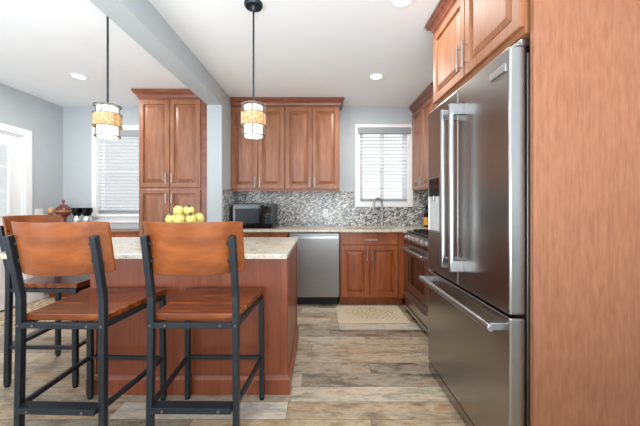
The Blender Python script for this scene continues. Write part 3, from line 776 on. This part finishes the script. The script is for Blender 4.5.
# ---------------------------------------------------------------- small things
zt = .8755
T = thing('pepper_mill', 'small turned wooden mill with dark neck, left of the round red pot', 'pepper mill', (-3.52, 4.03, zt))
x, y = -3.50, 3.90
T.location = (x, y, zt)
MB().lathe((x, y, zt), [(.024, 0), (.026, .01), (.016, .07), (.020, .14), (.012, .18), (.022, .21), (.024, .215)], 20).build('body', M['blackplastic'], T, smooth=True)
MB().lathe((x, y, zt+.2155), [(.018, 0), (.032, .015), (.037, .04), (.032, .065), (.018, .08), (.004, .084)], 20).build('head', M['tan'], T, smooth=True)
x, y = -3.42, 4.0
T = thing('lidded_pot', 'squat round red brown pot with knobbed lid beside the window', 'pot', (x, y, zt))
MB().lathe((x, y, zt), [(.05, 0), (.055, .01), (.04, .03), (.03, .10), (.035, .17), (.065, .19), (.086, .225), (.09, .25), (.084, .28), (.06, .31), (.04, .32)], 28).build('body', M['redpot'], T, smooth=True)
MB().lathe((x, y, zt), [(.0905, .244), (.0915, .246), (.0915, .254), (.0905, .256)], 28, cap0=False, cap1=False).build('band', M['tan'], T, smooth=True)
MB().lathe((x, y, zt+.3205), [(.045, 0), (.04, .012), (.012, .02), (.008, .035), (.016, .05), (.02, .062), (.014, .076), (.003, .08)], 20).build('lid', M['redpot'], T, smooth=True)
def vase(x, y, label):
    T = thing('goblet_vase', label, 'vase', (x, y, zt), 'black goblet vases on the console')
    MB().lathe((x, y, zt), [(.05, 0), (.05, .012), (.030, .03), (.030, .06), (.046, .10), (.052, .13), (.048, .16), (.034, .185)], 24).build('foot', M['silverglass'], T, smooth=True)
    MB().lathe((x, y, zt+.1855), [(.034, 0), (.050, .02), (.060, .06), (.062, .105), (.058, .108), (.055, .06), (.03, .012)], 24).build('cup', M['blackgloss'], T, smooth=True)
vase(-3.235, 4.0, 'black and silver goblet vase right beside the round red pot'); vase(-3.105, 4.0, 'black and silver goblet vase nearest the dining window')
x, y = 1.415, 3.99
T = thing('sauce_bottle', 'dark bottle with orange label at the right end of the back worktop', 'bottle', (x, y, .9145))
MB().lathe((x, y, .9145), [(.032, 0), (.034, .006), (.034, .15), (.026, .18), (.013, .205), (.013, .25)], 20).build('body', M['blackgloss'], T, smooth=True)
MB().lathe((x, y, .9145), [(.0343, .025), (.0348, .025), (.0348, .13), (.0343, .13)], 20, cap0=False, cap1=False).build('label', M['label'], T, smooth=True)
MB().lathe((x, y, .9145), [(.0145, .2505), (.0145, .285), (.012, .288)], 16).build('cap', M['blackplastic'], T, smooth=True)
# outlets and switch
def faceplate(name, f, u, v, label, kind, wd=.07, hh=.115):
    T = tag(MB().box(u-wd/2, u+wd/2, v-hh/2, v+hh/2, .0005, .006, f).build(name, M['plate'], bev=.002), label, kind)
    if name == 'wall_outlet':
        for dv in (-.026, .026):
            q = MB(); q.box(u-.017, u+.017, v+dv-.014, v+dv+.014, .006, .0085, f); s = q.build('socket', M['white'], T, bev=.002)
            MB().box(u-.009, u-.006, v+dv-.006, v+dv+.006, .0085, .0092, f).box(u+.006, u+.009, v+dv-.006, v+dv+.006, .0085, .0092, f).build('slots', M['blackplastic'], s)
    else:
        for du in (-.023, .023): MB().box(u+du-.012, u+du+.012, v-.032, v+.032, .006, .009, f).build('rocker', M['white'], T, bev=.002)
faceplate('wall_outlet', front(D-.008), .077, 1.095, 'white outlet plate on the mosaic left of the sink window', 'outlet')
faceplate('light_switch', leftwall(XL), 3.83, 1.10, 'white double switch plate beside the glazed door', 'light switch', .115, .115)
# rugs
def rug(x0, x1, y0, y1, mat, name, label):
    m = MB(); bm = m.bm; N = 40; K2 = 24; vt = {}
    for i in range(N+1):
        for j in range(K2+1):
            x = x0+(x1-x0)*i/N; y = y0+(y1-y0)*j/K2; e = min(i, N-i, j, K2-j)
            z = .009 if e else .0015
            vt[i, j] = bm.verts.new((x+.002*math.sin(y*30)*(i in (0, N)), y, z+.0012*noise.noise(Vector((x*6, y*6, 0)))*(e > 0)))
    for i in range(N):
        for j in range(K2): bm.faces.new((vt[i, j], vt[i+1, j], vt[i+1, j+1], vt[i, j+1]))
    lo = [bm.verts.new((a, b, .0003)) for a, b in ((x0, y0), (x1, y0), (x1, y1), (x0, y1))]; bm.faces.new(lo)
    tag(m.build(name, mat, smooth=True), label, 'rug')
rug(.19, .93, 3.06, 3.62, M['rug_k'], 'kitchen_rug', 'beige patterned rug on the floor before the sink cabinet')
rug(-3.54, -2.75, 2.95, 3.86, M['rug_d'], 'entry_rug', 'speckled beige rug by the glazed door behind the stools')
